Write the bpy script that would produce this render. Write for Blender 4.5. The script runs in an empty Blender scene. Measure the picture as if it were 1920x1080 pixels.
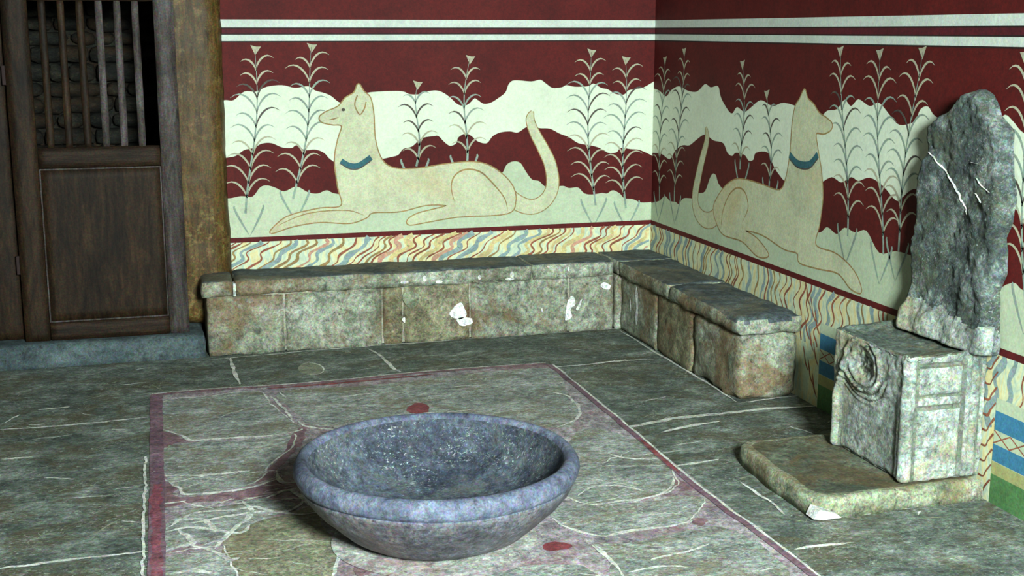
D = {'B_W1': [(0.3812, 1.2489), (0.429, 1.2562), (0.4686, 1.2556), (0.5234, 1.2977), (0.582, 1.2969), (0.6365, 1.3204), (0.7147, 1.3276), (0.7792, 1.3133), (0.8475, 1.3206), (0.8824, 1.2985), (0.9314, 1.2843), (0.9667, 1.2674), (1.0046, 1.2368), (1.0435, 1.239), (1.1394, 1.2815), (1.2776, 1.2908), (1.3428, 1.2872), (1.3796, 1.2728), (1.4311, 1.2721), (1.4686, 1.2856), (1.5205, 1.2905), (1.558, 1.2788), (1.5954, 1.2531), (1.6417, 1.2131), (1.6885, 1.2124), (1.7269, 1.2456), (1.7475, 1.2369), (1.7798, 1.2166), (1.8183, 1.2217), (1.8569, 1.2438), (1.8986, 1.2744), (1.9165, 1.3166), (1.9493, 1.3389), (2.0451, 1.3322), (2.0963, 1.3402), (2.1296, 1.3199), (2.1662, 1.2966), (2.2179, 1.2989), (2.2453, 1.31), (2.2944, 1.3008), (2.3682, 1.3028), (2.402, 1.3169), (2.4458, 1.2933), (2.4864, 1.2841), (2.5273, 1.2603), (2.5776, 1.2539), (2.6055, 1.2768), (2.6526, 1.2849), (2.6967, 1.2932), (2.7563, 1.3246)], 'B_W2': [(0.368, 0.9531), (0.4269, 0.9623), (0.4673, 0.9694), (0.5113, 0.9982), (0.56, 1.0079), (0.6013, 1.0287), (0.65, 1.0302), (0.7035, 1.007), (0.7525, 1.003), (0.7776, 1.0162), (0.8179, 0.9904), (0.8731, 0.9917), (0.9169, 0.974), (0.952, 0.9369), (1.0072, 0.9131), (1.1482, 0.9203), (1.2595, 0.9397), (1.3112, 0.9524), (1.3376, 0.9827), (1.3867, 0.9956), (1.4392, 1.0367), (1.5031, 1.0465), (1.5292, 1.0459), (1.5609, 1.014), (1.5929, 0.9933), (1.6282, 1.0067), (1.6402, 1.0377), (1.6786, 1.0568), (1.7109, 1.0418), (1.7462, 1.0124), (1.7967, 1.0027), (1.8296, 1.0391), (1.8714, 1.0583), (1.9253, 1.0628), (1.9704, 1.0561), (2.0186, 1.0839), (2.058, 1.0859), (2.0975, 1.0765), (2.1524, 1.0724), (2.2077, 1.0451), (2.2633, 1.0235), (2.3162, 0.9902), (2.3879, 0.9767), (2.4412, 0.9607), (2.4919, 0.9328), (2.5423, 0.9344), (2.5672, 0.9575), (2.6244, 0.9501), (2.6819, 0.9427), (2.7596, 0.9079)], 'B_W3': [(0.3593, 0.7567), (0.4288, 0.7569), (0.4884, 0.7658), (0.5422, 0.7612), (0.582, 0.8068), (0.6177, 0.8167), (0.6608, 0.8041), (0.7066, 0.7832), (0.7706, 0.806), (0.8304, 0.7733), (0.8802, 0.766), (0.928, 0.7811), (0.9834, 0.7596), (1.1728, 0.7473), (1.4614, 0.7514), (1.7569, 0.7702), (1.871, 0.8333), (1.9042, 0.8845), (1.9434, 0.9037), (1.9857, 0.8938), (2.0192, 0.8433), (2.0529, 0.8014), (2.0927, 0.7913), (2.1266, 0.7608), (2.1697, 0.7564), (2.2316, 0.7603), (2.2658, 0.7473), (2.3188, 0.7485), (2.3567, 0.7145), (2.4039, 0.7069), (2.4605, 0.7138), (2.4891, 0.7099), (2.5237, 0.7266), (2.5653, 0.7072), (2.5945, 0.6791), (2.6459, 0.6712), (2.6946, 0.6513), (2.7656, 0.6518)], 'R_W1': [(6.7185, 1.2879), (6.6026, 1.2782), (6.5038, 1.2511), (6.44, 1.2853), (6.3346, 1.3122), (6.2227, 1.2948), (6.102, 1.2946), (6.0075, 1.3361), (5.9368, 1.323), (5.8508, 1.3317), (5.8099, 1.2738), (5.6976, 1.2078), (5.6364, 1.2419), (5.5554, 1.2239), (5.4854, 1.2503), (5.3912, 1.2872), (5.2747, 1.2668), (5.1657, 1.2869), (4.9773, 1.2672), (4.8695, 1.2354), (4.7936, 1.2734), (4.7174, 1.2844), (4.6587, 1.3263), (4.6073, 1.3034), (4.554, 1.3337), (4.4694, 1.311), (4.4025, 1.3269), (4.3201, 1.2829), (4.2556, 1.2529), (4.163, 1.271), (4.1272, 1.3181), (4.0784, 1.3305), (4.0256, 1.2973), (3.8853, 1.2839), (3.6888, 1.3113), (3.6408, 1.3284), (3.5976, 1.3085), (3.5429, 1.276), (3.4378, 1.2603), (3.3468, 1.3202), (3.2046, 1.2981)], 'R_W2': [(6.6981, 0.9242), (6.5519, 0.9316), (6.4316, 0.9136), (6.3554, 0.9694), (6.2656, 1.0027), (6.1765, 1.0102), (6.085, 1.0481), (5.9893, 1.08), (5.8863, 1.0587), (5.7754, 1.0546), (5.7241, 1.012), (5.67, 1.0014), (5.6307, 1.0205), (5.539, 1.0186), (5.4924, 0.9952), (5.4435, 1.0049), (5.4191, 1.0395), (5.3028, 1.05), (5.241, 0.9927), (5.1558, 0.9463), (5.1105, 0.9393), (4.9968, 0.9661), (4.8571, 0.9586), (4.8045, 0.9713), (4.7284, 0.9999), (4.6505, 0.9864), (4.5788, 1.0161), (4.5213, 1.0073), (4.4407, 1.029), (4.347, 1.0081), (4.2538, 0.9637), (4.2154, 0.9746), (4.1359, 1.0204), (4.0456, 1.0016), (3.8517, 0.9879), (3.6769, 1.0163), (3.603, 1.0099), (3.5552, 1.0216), (3.5086, 0.991), (3.4033, 0.9784), (3.1663, 0.9972)], 'R_W3': [(6.6824, 0.6457), (6.5671, 0.6724), (6.4859, 0.7091), (6.4179, 0.6911), (6.3381, 0.6954), (6.2947, 0.6894), (6.2337, 0.7286), (6.0977, 0.7454), (6.053, 0.7759), (5.9693, 0.7969), (5.9051, 0.8829), (5.8494, 0.8942), (5.7774, 0.8383), (5.4988, 0.7967), (5.0724, 0.7315), (4.8245, 0.7544), (4.7477, 0.7909), (4.668, 0.7734), (4.608, 0.809), (4.525, 0.8016), (4.443, 0.8203), (4.3429, 0.7487), (4.2337, 0.773), (4.1514, 0.7743), (4.02, 0.7684), (3.8241, 0.7448), (3.6544, 0.7261), (3.5743, 0.7673), (3.5265, 0.7818), (3.4814, 0.7654), (3.3251, 0.7511), (3.1357, 0.7571)], 'B_beast': [(0.6302, 0.5653), (0.6648, 0.6116), (0.7352, 0.6536), (0.8889, 0.6841), (1.0014, 0.694), (0.9872, 0.796), (0.9742, 0.9363), (0.9938, 1.0414), (1.0152, 1.1128), (0.9627, 1.1222), (0.9105, 1.1369), (0.903, 1.1618), (0.9368, 1.1858), (0.9984, 1.2122), (1.0384, 1.2555), (1.0836, 1.2823), (1.107, 1.3258), (1.134, 1.2871), (1.1669, 1.2536), (1.1819, 1.1677), (1.1875, 1.0369), (1.2222, 0.9294), (1.2899, 0.8824), (1.4196, 0.8785), (1.5509, 0.8947), (1.6982, 0.9048), (1.8022, 0.8846), (1.892, 0.8239), (1.9434, 0.7581), (1.9556, 0.6815), (1.9069, 0.6187), (1.6366, 0.6119), (1.4593, 0.59), (1.3656, 0.5795), (1.3573, 0.6058), (1.416, 0.638), (1.572, 0.6725), (1.4605, 0.6824), (1.3146, 0.6535), (1.1708, 0.6534), (1.1302, 0.6265), (1.0414, 0.6016), (0.8868, 0.6136), (0.7471, 0.5969)], 'B_tail': [(1.8618, 0.7813), (1.9434, 0.6908), (2.0442, 0.6488), (2.127, 0.6811), (2.1697, 0.7623), (2.1567, 0.8744), (2.1132, 0.9689), (2.0672, 1.0511), (2.0397, 1.1237), (2.0516, 1.1723)], 'B_haunch': [(1.6136, 0.6941), (1.5966, 0.7698), (1.6149, 0.8326), (1.6742, 0.8653), (1.7573, 0.8512), (1.8318, 0.7823), (1.8949, 0.7013), (1.913, 0.6302)], 'R_beast': [(4.4571, 0.5664), (4.4908, 0.6214), (4.5686, 0.6626), (4.677, 0.6889), (4.8328, 0.6977), (4.8101, 0.7932), (4.7942, 0.9092), (4.8179, 1.0195), (4.8584, 1.1171), (4.8725, 1.1723), (4.8107, 1.177), (4.7559, 1.1965), (4.7497, 1.2212), (4.7948, 1.2402), (4.8582, 1.2585), (4.9062, 1.2915), (4.9584, 1.3136), (4.9895, 1.3506), (5.0277, 1.3079), (5.0626, 1.2738), (5.084, 1.1914), (5.0919, 1.0619), (5.1215, 0.9524), (5.1764, 0.8934), (5.3429, 0.8985), (5.5073, 0.9026), (5.6207, 0.8927), (5.724, 0.8524), (5.8164, 0.783), (5.8615, 0.718), (5.8127, 0.649), (5.7297, 0.6076), (5.529, 0.607), (5.38, 0.5643), (5.2835, 0.5704), (5.2642, 0.5937), (5.3754, 0.6412), (5.4994, 0.6632), (5.3237, 0.6693), (5.1138, 0.6381), (4.9911, 0.639), (4.9637, 0.6008), (4.8013, 0.6035), (4.6395, 0.612), (4.5386, 0.5682)], 'R_tail': [(5.787, 0.7198), (5.8764, 0.6617), (5.9851, 0.6519), (6.0671, 0.6907), (6.0855, 0.7637), (6.0525, 0.8644), (6.0071, 0.9648), (5.9621, 1.0579), (5.9794, 1.1211)], 'R_haunch': [(5.5309, 0.7025), (5.4801, 0.7736), (5.5136, 0.8408), (5.5947, 0.8569), (5.6851, 0.8123), (5.7506, 0.7247), (5.7679, 0.6287)], 'R_collar': [(5.0967, 1.0615), (5.0217, 1.0311), (4.9191, 1.0366), (4.8508, 1.084)], 'B_plants': [[(0.5225, 0.6732), (0.5902, 1.5075)], [(0.7602, 0.7422), (0.8863, 1.5171)], [(1.3995, 0.8905), (1.4318, 1.3221)], [(1.6686, 0.9056), (1.7019, 1.4531)], [(2.411, 0.6438), (2.3691, 1.4834)], [(2.6084, 0.6213), (2.571, 1.4422)]], 'R_plants': [[(6.5672, 0.6753), (6.545, 1.4439)], [(6.3452, 0.6945), (6.2837, 1.4934)], [(5.5617, 0.9477), (5.5842, 1.4445)], [(5.2688, 0.8947), (5.315, 1.3174)], [(4.5882, 0.7767), (4.6942, 1.5195)], [(4.331, 0.7443), (4.418, 1.5134)], [(4.223, 0.7747), (4.1498, 1.5255)], [(3.4651, 0.7401), (3.5774, 1.5189)]], 'R_low': {'cream': (3.5724, 0.3696), 'blue1t': (3.5672, 0.3258), 'blue1b': (3.5594, 0.2599), 'blue2t': (3.5536, 0.2103), 'blue2b': (3.5524, 0.1515), 'och': (3.5472, 0.1072), 'green': (3.5364, 0.0147), 'edge': (3.5679, 0.2344), 'Lblue1t': (4.7015, 0.3522), 'Lblue1b': (4.6945, 0.2794), 'Lblue2t': (4.7085, 0.2386), 'Lblue2b': (4.7008, 0.1584), 'Lgt': (4.7239, 0.1168), 'Ledge': (4.7585, 0.2923), 'Ledge2': (4.7623, 0.0898)}, 'F': {'S': [[(-0.0033, 5.5416), (0.0387, 5.6308), (0.2001, 5.6623), (0.4382, 5.6826), (0.487, 5.4328), (0.5356, 5.2318), (0.5755, 5.067), (0.5452, 5.0314), (0.4102, 5.0053), (0.248, 5.0238), (0.1363, 5.028), (0.0918, 5.112), (0.0089, 5.2313)], [(0.016, 4.9529), (0.127, 5.0028), (0.3256, 4.9731), (0.5266, 5.0004), (0.4886, 4.8158), (0.4072, 4.6386), (0.3563, 4.514), (0.3151, 4.4562), (0.2325, 4.4291), (0.0885, 4.4154), (0.0172, 4.636), (0.0077, 4.7297)], [(0.0023, 4.1039), (0.0901, 4.2713), (0.2217, 4.2695), (0.3436, 4.2979), (0.4481, 4.2144), (0.3764, 4.1372), (0.2827, 4.0754), (0.265, 4.0278), (0.1937, 3.9557), (0.1532, 3.918), (0.0841, 3.9514), (-0.0017, 3.9103)], [(-0.0029, 3.8551), (0.1507, 3.8748), (0.1866, 3.8001), (0.2153, 3.6492), (0.1853, 3.4523), (-0.0108, 3.4741)], [(0.1783, 3.9241), (0.2895, 4.0734), (0.4403, 4.1492), (0.4986, 4.1528), (0.5125, 3.956), (0.5584, 3.8138), (0.4872, 3.606), (0.4169, 3.3852), (0.2056, 3.4464), (0.2043, 3.7123)], [(0.5461, 5.6423), (0.971, 5.639), (1.8047, 5.7135), (1.7969, 5.3251), (1.7634, 5.0293), (1.6761, 4.8387), (1.5808, 4.7829), (1.3003, 4.9632), (0.8726, 5.0872), (0.6276, 5.0819), (0.5762, 5.2917)], [(1.6164, 4.6843), (1.7335, 4.7237), (1.8367, 4.5139), (1.8406, 4.2797), (1.8033, 4.1062), (1.7766, 4.0152), (1.6699, 3.9458), (1.4584, 3.9109), (1.3743, 4.0044), (1.453, 4.2982)], [(1.297, 3.9472), (1.5503, 3.9053), (1.7393, 3.9148), (1.8092, 3.8945), (1.8133, 3.8502), (1.7145, 3.7191), (1.6349, 3.6735), (1.4561, 3.6634), (1.3589, 3.6544), (1.2796, 3.7526), (1.2549, 3.8524)], [(1.309, 3.5917), (1.424, 3.5808), (1.6702, 3.6202), (1.7626, 3.6268), (1.8241, 3.4512), (1.8026, 3.2086), (1.7859, 3.0976), (1.266, 3.1747), (1.322, 3.4582)], [(0.8617, 3.4227), (1.0824, 3.4985), (1.2321, 3.4345), (1.184, 3.1627), (0.7932, 3.276)]], 'W': [[(-0.6122, 5.3892), (-0.4061, 5.3817), (-0.1965, 5.3895), (-0.0249, 5.4022)], [(-0.5375, 3.9193), (-0.3866, 3.9246), (-0.2479, 3.9346), (-0.1216, 3.9321), (-0.0448, 3.9358)], [(0.3742, 6.3207), (0.3735, 6.0263), (0.3864, 5.8085)], [(1.0636, 6.3131), (1.1032, 6.1536), (1.1113, 5.9146), (1.1379, 5.8248)], [(1.8542, 5.6991), (2.0353, 5.7095), (2.2073, 5.7237), (2.3873, 5.7149)], [(1.8355, 4.7165), (1.9199, 4.7222), (2.082, 4.7676), (2.28, 4.7735), (2.5118, 4.7874), (2.7785, 4.7599)], [(1.9657, 4.6048), (2.0774, 4.6464), (2.2626, 4.6841)], [(1.861, 4.2108), (1.9347, 4.2207), (2.0483, 4.2386)], [(1.9006, 3.3804), (1.983, 3.3873), (2.1123, 3.3811)], [(0.0089, 5.2313), (0.0918, 5.112), (0.1363, 5.028), (0.248, 5.0238), (0.4102, 5.0053), (0.5452, 5.0314), (0.5755, 5.067)], [(0.0172, 4.636), (0.1544, 4.6022), (0.2691, 4.5989), (0.3273, 4.6002)], [(0.0163, 4.595), (0.0656, 4.4944), (0.0885, 4.4154), (0.2311, 4.4072), (0.332, 4.4341), (0.4124, 4.4801)], [(-0.0321, 4.3067), (0.0162, 4.3449), (0.0876, 4.3454)], [(0.0106, 4.0968), (0.064, 4.1779), (0.1182, 4.2273), (0.2235, 4.2172), (0.3131, 4.2222), (0.378, 4.152), (0.4545, 4.1916), (0.4885, 4.2884)], [(0.0017, 4.0759), (0.0783, 4.1009), (0.1612, 4.0578), (0.2428, 4.006), (0.2827, 4.0754)], [(0.0725, 4.1755), (0.1323, 4.1581), (0.1702, 4.0648), (0.2012, 4.018)], [(-0.0017, 3.9103), (0.056, 3.9462), (0.0894, 3.9588), (0.0757, 4.0312), (0.0524, 4.0847)], [(0.0809, 3.9523), (0.1507, 3.8748), (0.1944, 3.7978), (0.227, 3.8011)], [(0.152, 3.8963), (0.1965, 3.9731), (0.2295, 4.0571), (0.2723, 4.1175), (0.2943, 4.2121), (0.2742, 4.2966)], [(0.0335, 3.7416), (0.0956, 3.7357), (0.1559, 3.6941)], [(0.0792, 4.1247), (0.2022, 4.1627), (0.3443, 4.1719), (0.4455, 4.1172), (0.5179, 4.1216)], [(0.3566, 4.2995), (0.437, 4.3586), (0.4797, 4.2477), (0.4896, 4.1814)], [(0.4202, 4.5733), (0.4279, 4.4465), (0.4833, 4.4304)], [(0.5451, 3.8266), (0.518, 3.704), (0.4775, 3.5731)], [(0.6265, 3.803), (0.6742, 3.6927), (0.761, 3.6251), (0.8732, 3.601), (1.0219, 3.644), (1.1321, 3.748)], [(0.5732, 5.174), (0.596, 5.091), (0.6846, 5.0205), (0.7638, 4.968)], [(0.5013, 5.5749), (0.5369, 5.3438), (0.5476, 5.1815)], [(1.6905, 5.3104), (1.7638, 5.2264), (1.759, 5.0305), (1.7039, 4.8851), (1.5808, 4.7829)], [(1.2549, 3.8524), (1.2796, 3.7526), (1.3589, 3.6544), (1.4561, 3.6634), (1.6349, 3.6735), (1.7066, 3.7016)], [(1.3614, 4.0244), (1.409, 3.9357), (1.5221, 3.9241), (1.6699, 3.9458), (1.7656, 4.0184), (1.8089, 4.1045)], [(1.4096, 4.0213), (1.4815, 4.0838), (1.5786, 4.0726), (1.65, 3.9957)], [(1.6651, 4.4147), (1.7407, 4.3278), (1.8331, 4.3139)], [(1.309, 3.5917), (1.322, 3.4582), (1.3207, 3.3285)], [(1.3423, 3.362), (1.4544, 3.3824), (1.526, 3.3452)], [(1.4415, 3.4362), (1.5772, 3.4611), (1.6646, 3.493)], [(0.2648, 6.3087), (0.8247, 6.3592), (1.384, 6.3747), (1.9692, 6.3794), (2.4519, 6.3825)], [(2.4484, 6.3571), (2.4501, 5.7629), (2.4593, 5.2739), (2.4547, 4.913)], [(2.4667, 4.9009), (2.6324, 4.9218), (2.7978, 4.9354)], [(-0.4854, 5.6402), (-0.3557, 5.6522)], [(-0.5765, 4.9998), (-0.4615, 4.9923)], [(2.0912, 3.5802), (2.3205, 3.5937), (2.5757, 3.6026), (2.7921, 3.6203)], [(0.7989, 5.4798), (0.9461, 5.4993)], [(2.0175, 3.9855), (2.0228, 3.7895), (2.0164, 3.6616)]], 'P': [[(1.0698, 5.2722), (1.1118, 5.3024), (1.1433, 5.2509), (1.1226, 5.1576), (1.0767, 5.1385), (1.0459, 5.1798)], [(1.1578, 3.64), (1.2016, 3.6543), (1.239, 3.6164), (1.2125, 3.5799), (1.1643, 3.5939)], [(1.7988, 4.0956), (1.828, 4.052), (1.8286, 3.9831), (1.7993, 3.9635), (1.7847, 4.0242)], [(0.0027, 4.5698), (0.0565, 4.497), (0.0895, 4.3933), (0.4833, 4.4304), (0.4401, 4.3858), (0.3209, 4.3099), (0.0868, 4.3244), (-0.0089, 4.326)], [(0.5266, 5.0004), (0.5854, 5.0941), (0.5824, 4.9842), (0.5309, 4.8239), (0.4502, 4.6512), (0.3752, 4.4909), (0.3355, 4.4733), (0.4104, 4.6502), (0.4772, 4.8057)], [(0.0137, 5.1491), (0.0556, 5.1588), (0.1042, 5.0514), (0.0721, 5.0118), (0.0144, 4.9737)], [(0.5623, 3.6411), (0.5979, 3.639), (0.5935, 3.5672), (0.5539, 3.5707)], [(1.6964, 3.7045), (1.7408, 3.6917), (1.7085, 3.6377), (1.6839, 3.6593)]], 'circle': [(0.7323, 6.0038), (0.7866, 5.988), (0.7441, 6.0946)], 'redtop': [(-0.0119, 5.7414), (0.2586, 5.7529), (0.4961, 5.7393), (0.8394, 5.7437), (1.3064, 5.7861), (1.8509, 5.7736)], 'redtop2': [(0.4926, 5.7034), (0.8338, 5.7072), (1.2955, 5.7389)], 'redL': [(0.0041, 5.7368), (-0.0097, 4.6025), (-0.0323, 3.4803)], 'redR': [(1.8603, 5.7602), (1.8537, 4.7642), (1.8398, 4.0083), (1.8551, 3.5383), (1.862, 3.1716), (1.8642, 2.9654)]}, 'T_L': [(3.7483, 1.4075), (3.8166, 1.3829), (3.8688, 1.3276), (3.9411, 1.3009), (3.9914, 1.2659), (3.9933, 1.2111), (3.9815, 1.1754), (4.0078, 1.127), (4.0425, 1.0769), (4.0285, 1.0224), (4.0305, 0.9658), (4.0466, 0.8879), (4.0577, 0.8385), (4.0425, 0.774), (4.0377, 0.698), (4.0507, 0.6179), (4.07, 0.5945), (4.06, 0.5476)], 'T_R': [(3.7483, 1.4075), (3.7055, 1.3966), (3.6667, 1.3563), (3.6494, 1.3236), (3.6062, 1.2971), (3.5777, 1.2783), (3.5764, 1.2115), (3.5601, 1.1292), (3.5373, 1.0477), (3.5553, 0.9774), (3.5756, 0.923), (3.5631, 0.8733), (3.5617, 0.8044), (3.5878, 0.7383), (3.5805, 0.6518), (3.5667, 0.5575)], 'T_veins': [[(3.9872, 1.1841), (3.9258, 1.1623), (3.8598, 1.1147), (3.7954, 1.0682), (3.7618, 1.0278), (3.735, 0.9826)], [(3.6731, 1.117), (3.6353, 1.0868), (3.5934, 1.0746)], [(3.7134, 1.1647), (3.6375, 1.1635), (3.5981, 1.1717)], [(3.6809, 1.0641), (3.6428, 1.0342)]]}
import bpy, bmesh, math, random
from mathutils import Vector, noise, Matrix
from mathutils.geometry import tessellate_polygon
S = bpy.context.scene
COL = S.collection
random.seed(7)

# ------------------------------------------------------------------ materials
class NT:
    def __init__(s, name):
        s.m = bpy.data.materials.new(name); s.m.use_nodes = True
        s.t = s.m.node_tree; s.t.nodes.clear()
        s.out = s.n('ShaderNodeOutputMaterial'); s.b = s.n('ShaderNodeBsdfPrincipled')
        s.l(s.b.outputs[0], s.out.inputs[0])
        s.pos = s.n('ShaderNodeNewGeometry').outputs['Position']
    def n(s, k): return s.t.nodes.new(k)
    def l(s, a, b): s.t.links.new(a, b)
    def vec(s, sc):
        mp = s.n('ShaderNodeMapping'); mp.inputs['Scale'].default_value = sc
        s.l(s.pos, mp.inputs[0]); return mp.outputs[0]
    def noise(s, scale, detail=4, rough=.6, dist=0, v=None):
        q = s.n('ShaderNodeTexNoise'); q.inputs['Scale'].default_value = scale
        q.inputs['Detail'].default_value = detail; q.inputs['Roughness'].default_value = rough
        q.inputs['Distortion'].default_value = dist
        s.l(v or s.pos, q.inputs['Vector']); return q.outputs[0]
    def ramp(s, f, stops, interp='LINEAR'):
        r = s.n('ShaderNodeValToRGB'); e = r.color_ramp.elements; r.color_ramp.interpolation = interp
        while len(e) < len(stops): e.new(.5)
        for q, (p, c) in zip(e, stops):
            q.position = p; q.color = (*c, 1) if isinstance(c, tuple) else (c, c, c, 1)
        s.l(f, r.inputs[0]); return r.outputs[0]
    def mix(s, f, a, b, mode='MIX'):
        x = s.n('ShaderNodeMix'); x.data_type = 'RGBA'; x.blend_type = mode
        for v, i in ((f, 0), (a, 6), (b, 7)):
            if isinstance(v, (int, float)): x.inputs[i].default_value = v if i == 0 else (v, v, v, 1)
            elif isinstance(v, tuple): x.inputs[i].default_value = (*v, 1)
            else: s.l(v, x.inputs[i])
        return x.outputs[2]
    def finish(s, col, rough=.8, bump=None, strength=.3, dist=.01, spec=.3):
        if isinstance(col, tuple): s.b.inputs['Base Color'].default_value = (*col, 1)
        else: s.l(col, s.b.inputs['Base Color'])
        s.b.inputs['Roughness'].default_value = rough
        s.b.inputs['Specular IOR Level'].default_value = spec
        if bump is not None:
            bn = s.n('ShaderNodeBump'); bn.inputs['Strength'].default_value = strength
            bn.inputs['Distance'].default_value = dist
            s.l(bump, bn.inputs['Height']); s.l(bn.outputs[0], s.b.inputs['Normal'])
        return s.m

def srgb(r, g, b):
    return tuple(((c/255)/12.92 if c/255 <= .04045 else ((c/255+.055)/1.055)**2.4) for c in (r, g, b))

def speckle(t, col, amt=.18):
    """fine coloured grain of the plaster and stone"""
    q = t.n('ShaderNodeTexNoise'); q.inputs['Scale'].default_value = 130; q.inputs['Detail'].default_value = 2
    t.l(t.pos, q.inputs['Vector'])
    g = t.ramp(q.outputs[0], [(.32, 1-amt*1.6), (.68, 1+amt*0)])
    c = t.mix(1.0, col, g, 'MULTIPLY')
    for sc, k in ((75, 1.1), (210, .9)):
        w = t.n('ShaderNodeTexNoise'); w.inputs['Scale'].default_value = sc; w.inputs['Detail'].default_value = 3
        w.inputs['Roughness'].default_value = .7
        t.l(t.pos, w.inputs['Vector'])
        hs = t.n('ShaderNodeHueSaturation'); hs.inputs['Saturation'].default_value = 1.7; t.l(w.outputs['Color'], hs.inputs['Color'])
        c = t.mix(min(.9, amt*1.7*k), c, hs.outputs[0], 'OVERLAY')
    return c

def paint(name, rgb, var=.12, rough=.75, stain=None, sa=.3):
    t = NT(name); c = srgb(*rgb)
    d = tuple(x*(1-var*2.2) for x in c); l = tuple(min(1, x*(1+var)) for x in c)
    f = t.noise(4.5, 7, .68)
    col = t.ramp(f, [(.3, d), (.52, c), (.75, l)])
    if stain:
        f2 = t.ramp(t.noise(2.2, 5, .6, .4), [(.5, 0.0), (.72, sa)])
        col = t.mix(f2, col, srgb(*stain))
    f3 = t.ramp(t.noise(45, 4, .7), [(.35, 1-var*1.6), (.6, 1.0)])
    col = t.mix(1.0, col, f3, 'MULTIPLY')
    col = speckle(t, col, var)
    return t.finish(col, rough, t.noise(60, 5, .7), .22, .004, .25)

def stone(name, dark, mid, light, fleck=None, fl_amt=.8, fl_th=.64, vein=None, warm=None, rough=.8, scale=1, bump=.5, st=(1, 1, 1)):
    t = NT(name); v = t.vec(st)
    a = t.noise(3.2*scale, 8, .72, .3, v)
    col = t.ramp(a, [(.30, srgb(*dark)), (.5, srgb(*mid)), (.70, srgb(*light))])
    b = t.ramp(t.noise(20*scale, 9, .86, .5, v), [(.36, .38), (.51, 1.0), (.65, 1.55)])
    col = t.mix(1.0, col, b, 'MULTIPLY')
    if warm:
        w = t.ramp(t.noise(2.6*scale, 7, .7, .8, v), [(.48, 0.0), (.60, .75)])
        col = t.mix(w, col, srgb(*warm))
        col = t.mix(.5, col, t.mix(1.0, col, b, 'MULTIPLY'))
    if vein:
        w = t.noise(5*scale, 5, .6, 1.2, v)
        r = t.ramp(w, [(.484, 0.0), (.5, .75), (.516, 0.0)])
        gate = t.ramp(t.noise(2.6*scale, 3, .5, 0, v), [(.50, 0.0), (.62, 1.0)])
        f = t.mix(1.0, r, gate, 'MULTIPLY')
        col = t.mix(f, col, srgb(*vein))
    if fleck:
        v2 = t.vec((st[0]*1, st[1]*1.5, st[2]*1.5))
        f = t.ramp(t.noise(40*scale, 6, .78, .8, v2), [(fl_th, 0.0), (fl_th+.05, fl_amt)])
        gate = t.ramp(t.noise(4*scale, 3, .5, 0, v), [(.40, .1), (.6, 1.0)])
        f = t.mix(1.0, f, gate, 'MULTIPLY')
        col = t.mix(f, col, srgb(*fleck))
    # dark pits
    p = t.ramp(t.noise(55*scale, 4, .7, .3, v), [(.30, .35), (.43, 1.0)])
    col = t.mix(1.0, col, p, 'MULTIPLY')
    col = speckle(t, col, .2)
    h = t.mix(.5, t.noise(30*scale, 8, .75, .2, v), t.noise(7*scale, 5, .6, 0, v))
    return t.finish(col, rough, h, bump, .02, .35)

def wood(name, dark, mid, light, axis='Z', rough=.6, spots=None):
    t = NT(name); sc = {'Z': (4, 4, .7), 'X': (.7, 9, 9)}[axis]
    v = t.vec(sc)
    a = t.noise(3.2, 7, .65, 1.0, v)
    col = t.ramp(a, [(.3, srgb(*dark)), (.5, srgb(*mid)), (.72, srgb(*light))])
    g = t.ramp(t.noise(14, 5, .7, .4, v), [(.35, .55), (.6, 1.1)])
    col = t.mix(1.0, col, g, 'MULTIPLY')
    if spots:
        f = t.ramp(t.noise(16, 6, .75, .3), [(.52, 0.0), (.64, .8)])
        gate = t.ramp(t.noise(2.5, 3), [(.35, .2), (.6, 1.0)])
        col = t.mix(t.mix(1.0, f, gate, 'MULTIPLY'), col, srgb(*spots))
    col = speckle(t, col, .25)
    return t.finish(col, rough, t.noise(12, 6, .7, .3, v), .4, .006, .18 if spots else .12)

M = {}
M['red'] = paint('oxblood_red_paint', (84, 15, 12), .14, stain=(106, 36, 30), sa=.3)
M['redline'] = paint('dark_red_line_paint', (92, 20, 20), .15)
M['cream'] = paint('cream_paint', (206, 214, 190), .05, stain=(200, 216, 196), sa=.4)
M['cream_low'] = paint('pale_green_cream_paint', (180, 192, 162), .07, stain=(196, 200, 172), sa=.5)
M['band'] = paint('white_band_paint', (192, 200, 188), .07)
M['bandgap'] = paint('maroon_band_paint', (84, 24, 32), .15)
M['black'] = paint('black_line_paint', (40, 24, 22), .1)
M['beast'] = paint('animal_cream_paint', (196, 198, 164), .10, stain=(186, 160, 108), sa=.55)
M['ochre'] = paint('ochre_outline_paint', (160, 132, 86), .15)
M['plant'] = paint('grey_green_plant_paint', (142, 158, 144), .12)
M['plantdark'] = paint('dark_leaf_paint', (92, 84, 76), .2)
M['plantpale'] = paint('pale_leaf_paint', (172, 168, 142), .1)
M['teal'] = paint('teal_paint', (56, 104, 112), .15)
M['blue'] = paint('blue_stripe_paint', (62, 124, 158), .12)
M['green'] = paint('green_dado_paint', (92, 138, 84), .15)
M['ochreband'] = paint('ochre_band_paint', (170, 168, 112), .1)
def marbled():
    t = NT('marbled_dado_paint')
    v = t.vec((6, 6, 2.4))
    a = t.noise(1.6, 3, .5, 2.2, v)
    c = t.ramp(a, [(.28, srgb(212, 196, 138)), (.36, srgb(206, 210, 170)), (.44, srgb(176, 194, 174)),
                   (.50, srgb(206, 212, 174)), (.58, srgb(212, 196, 140)), (.66, srgb(204, 208, 172)), (.75, srgb(172, 190, 180))])
    f = t.ramp(t.noise(45, 4, .7), [(.35, .82), (.6, 1.0)])
    c = t.mix(1.0, c, f, 'MULTIPLY')
    return t.finish(c, .75, t.noise(60, 5, .7), .2, .004, .25)
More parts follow.
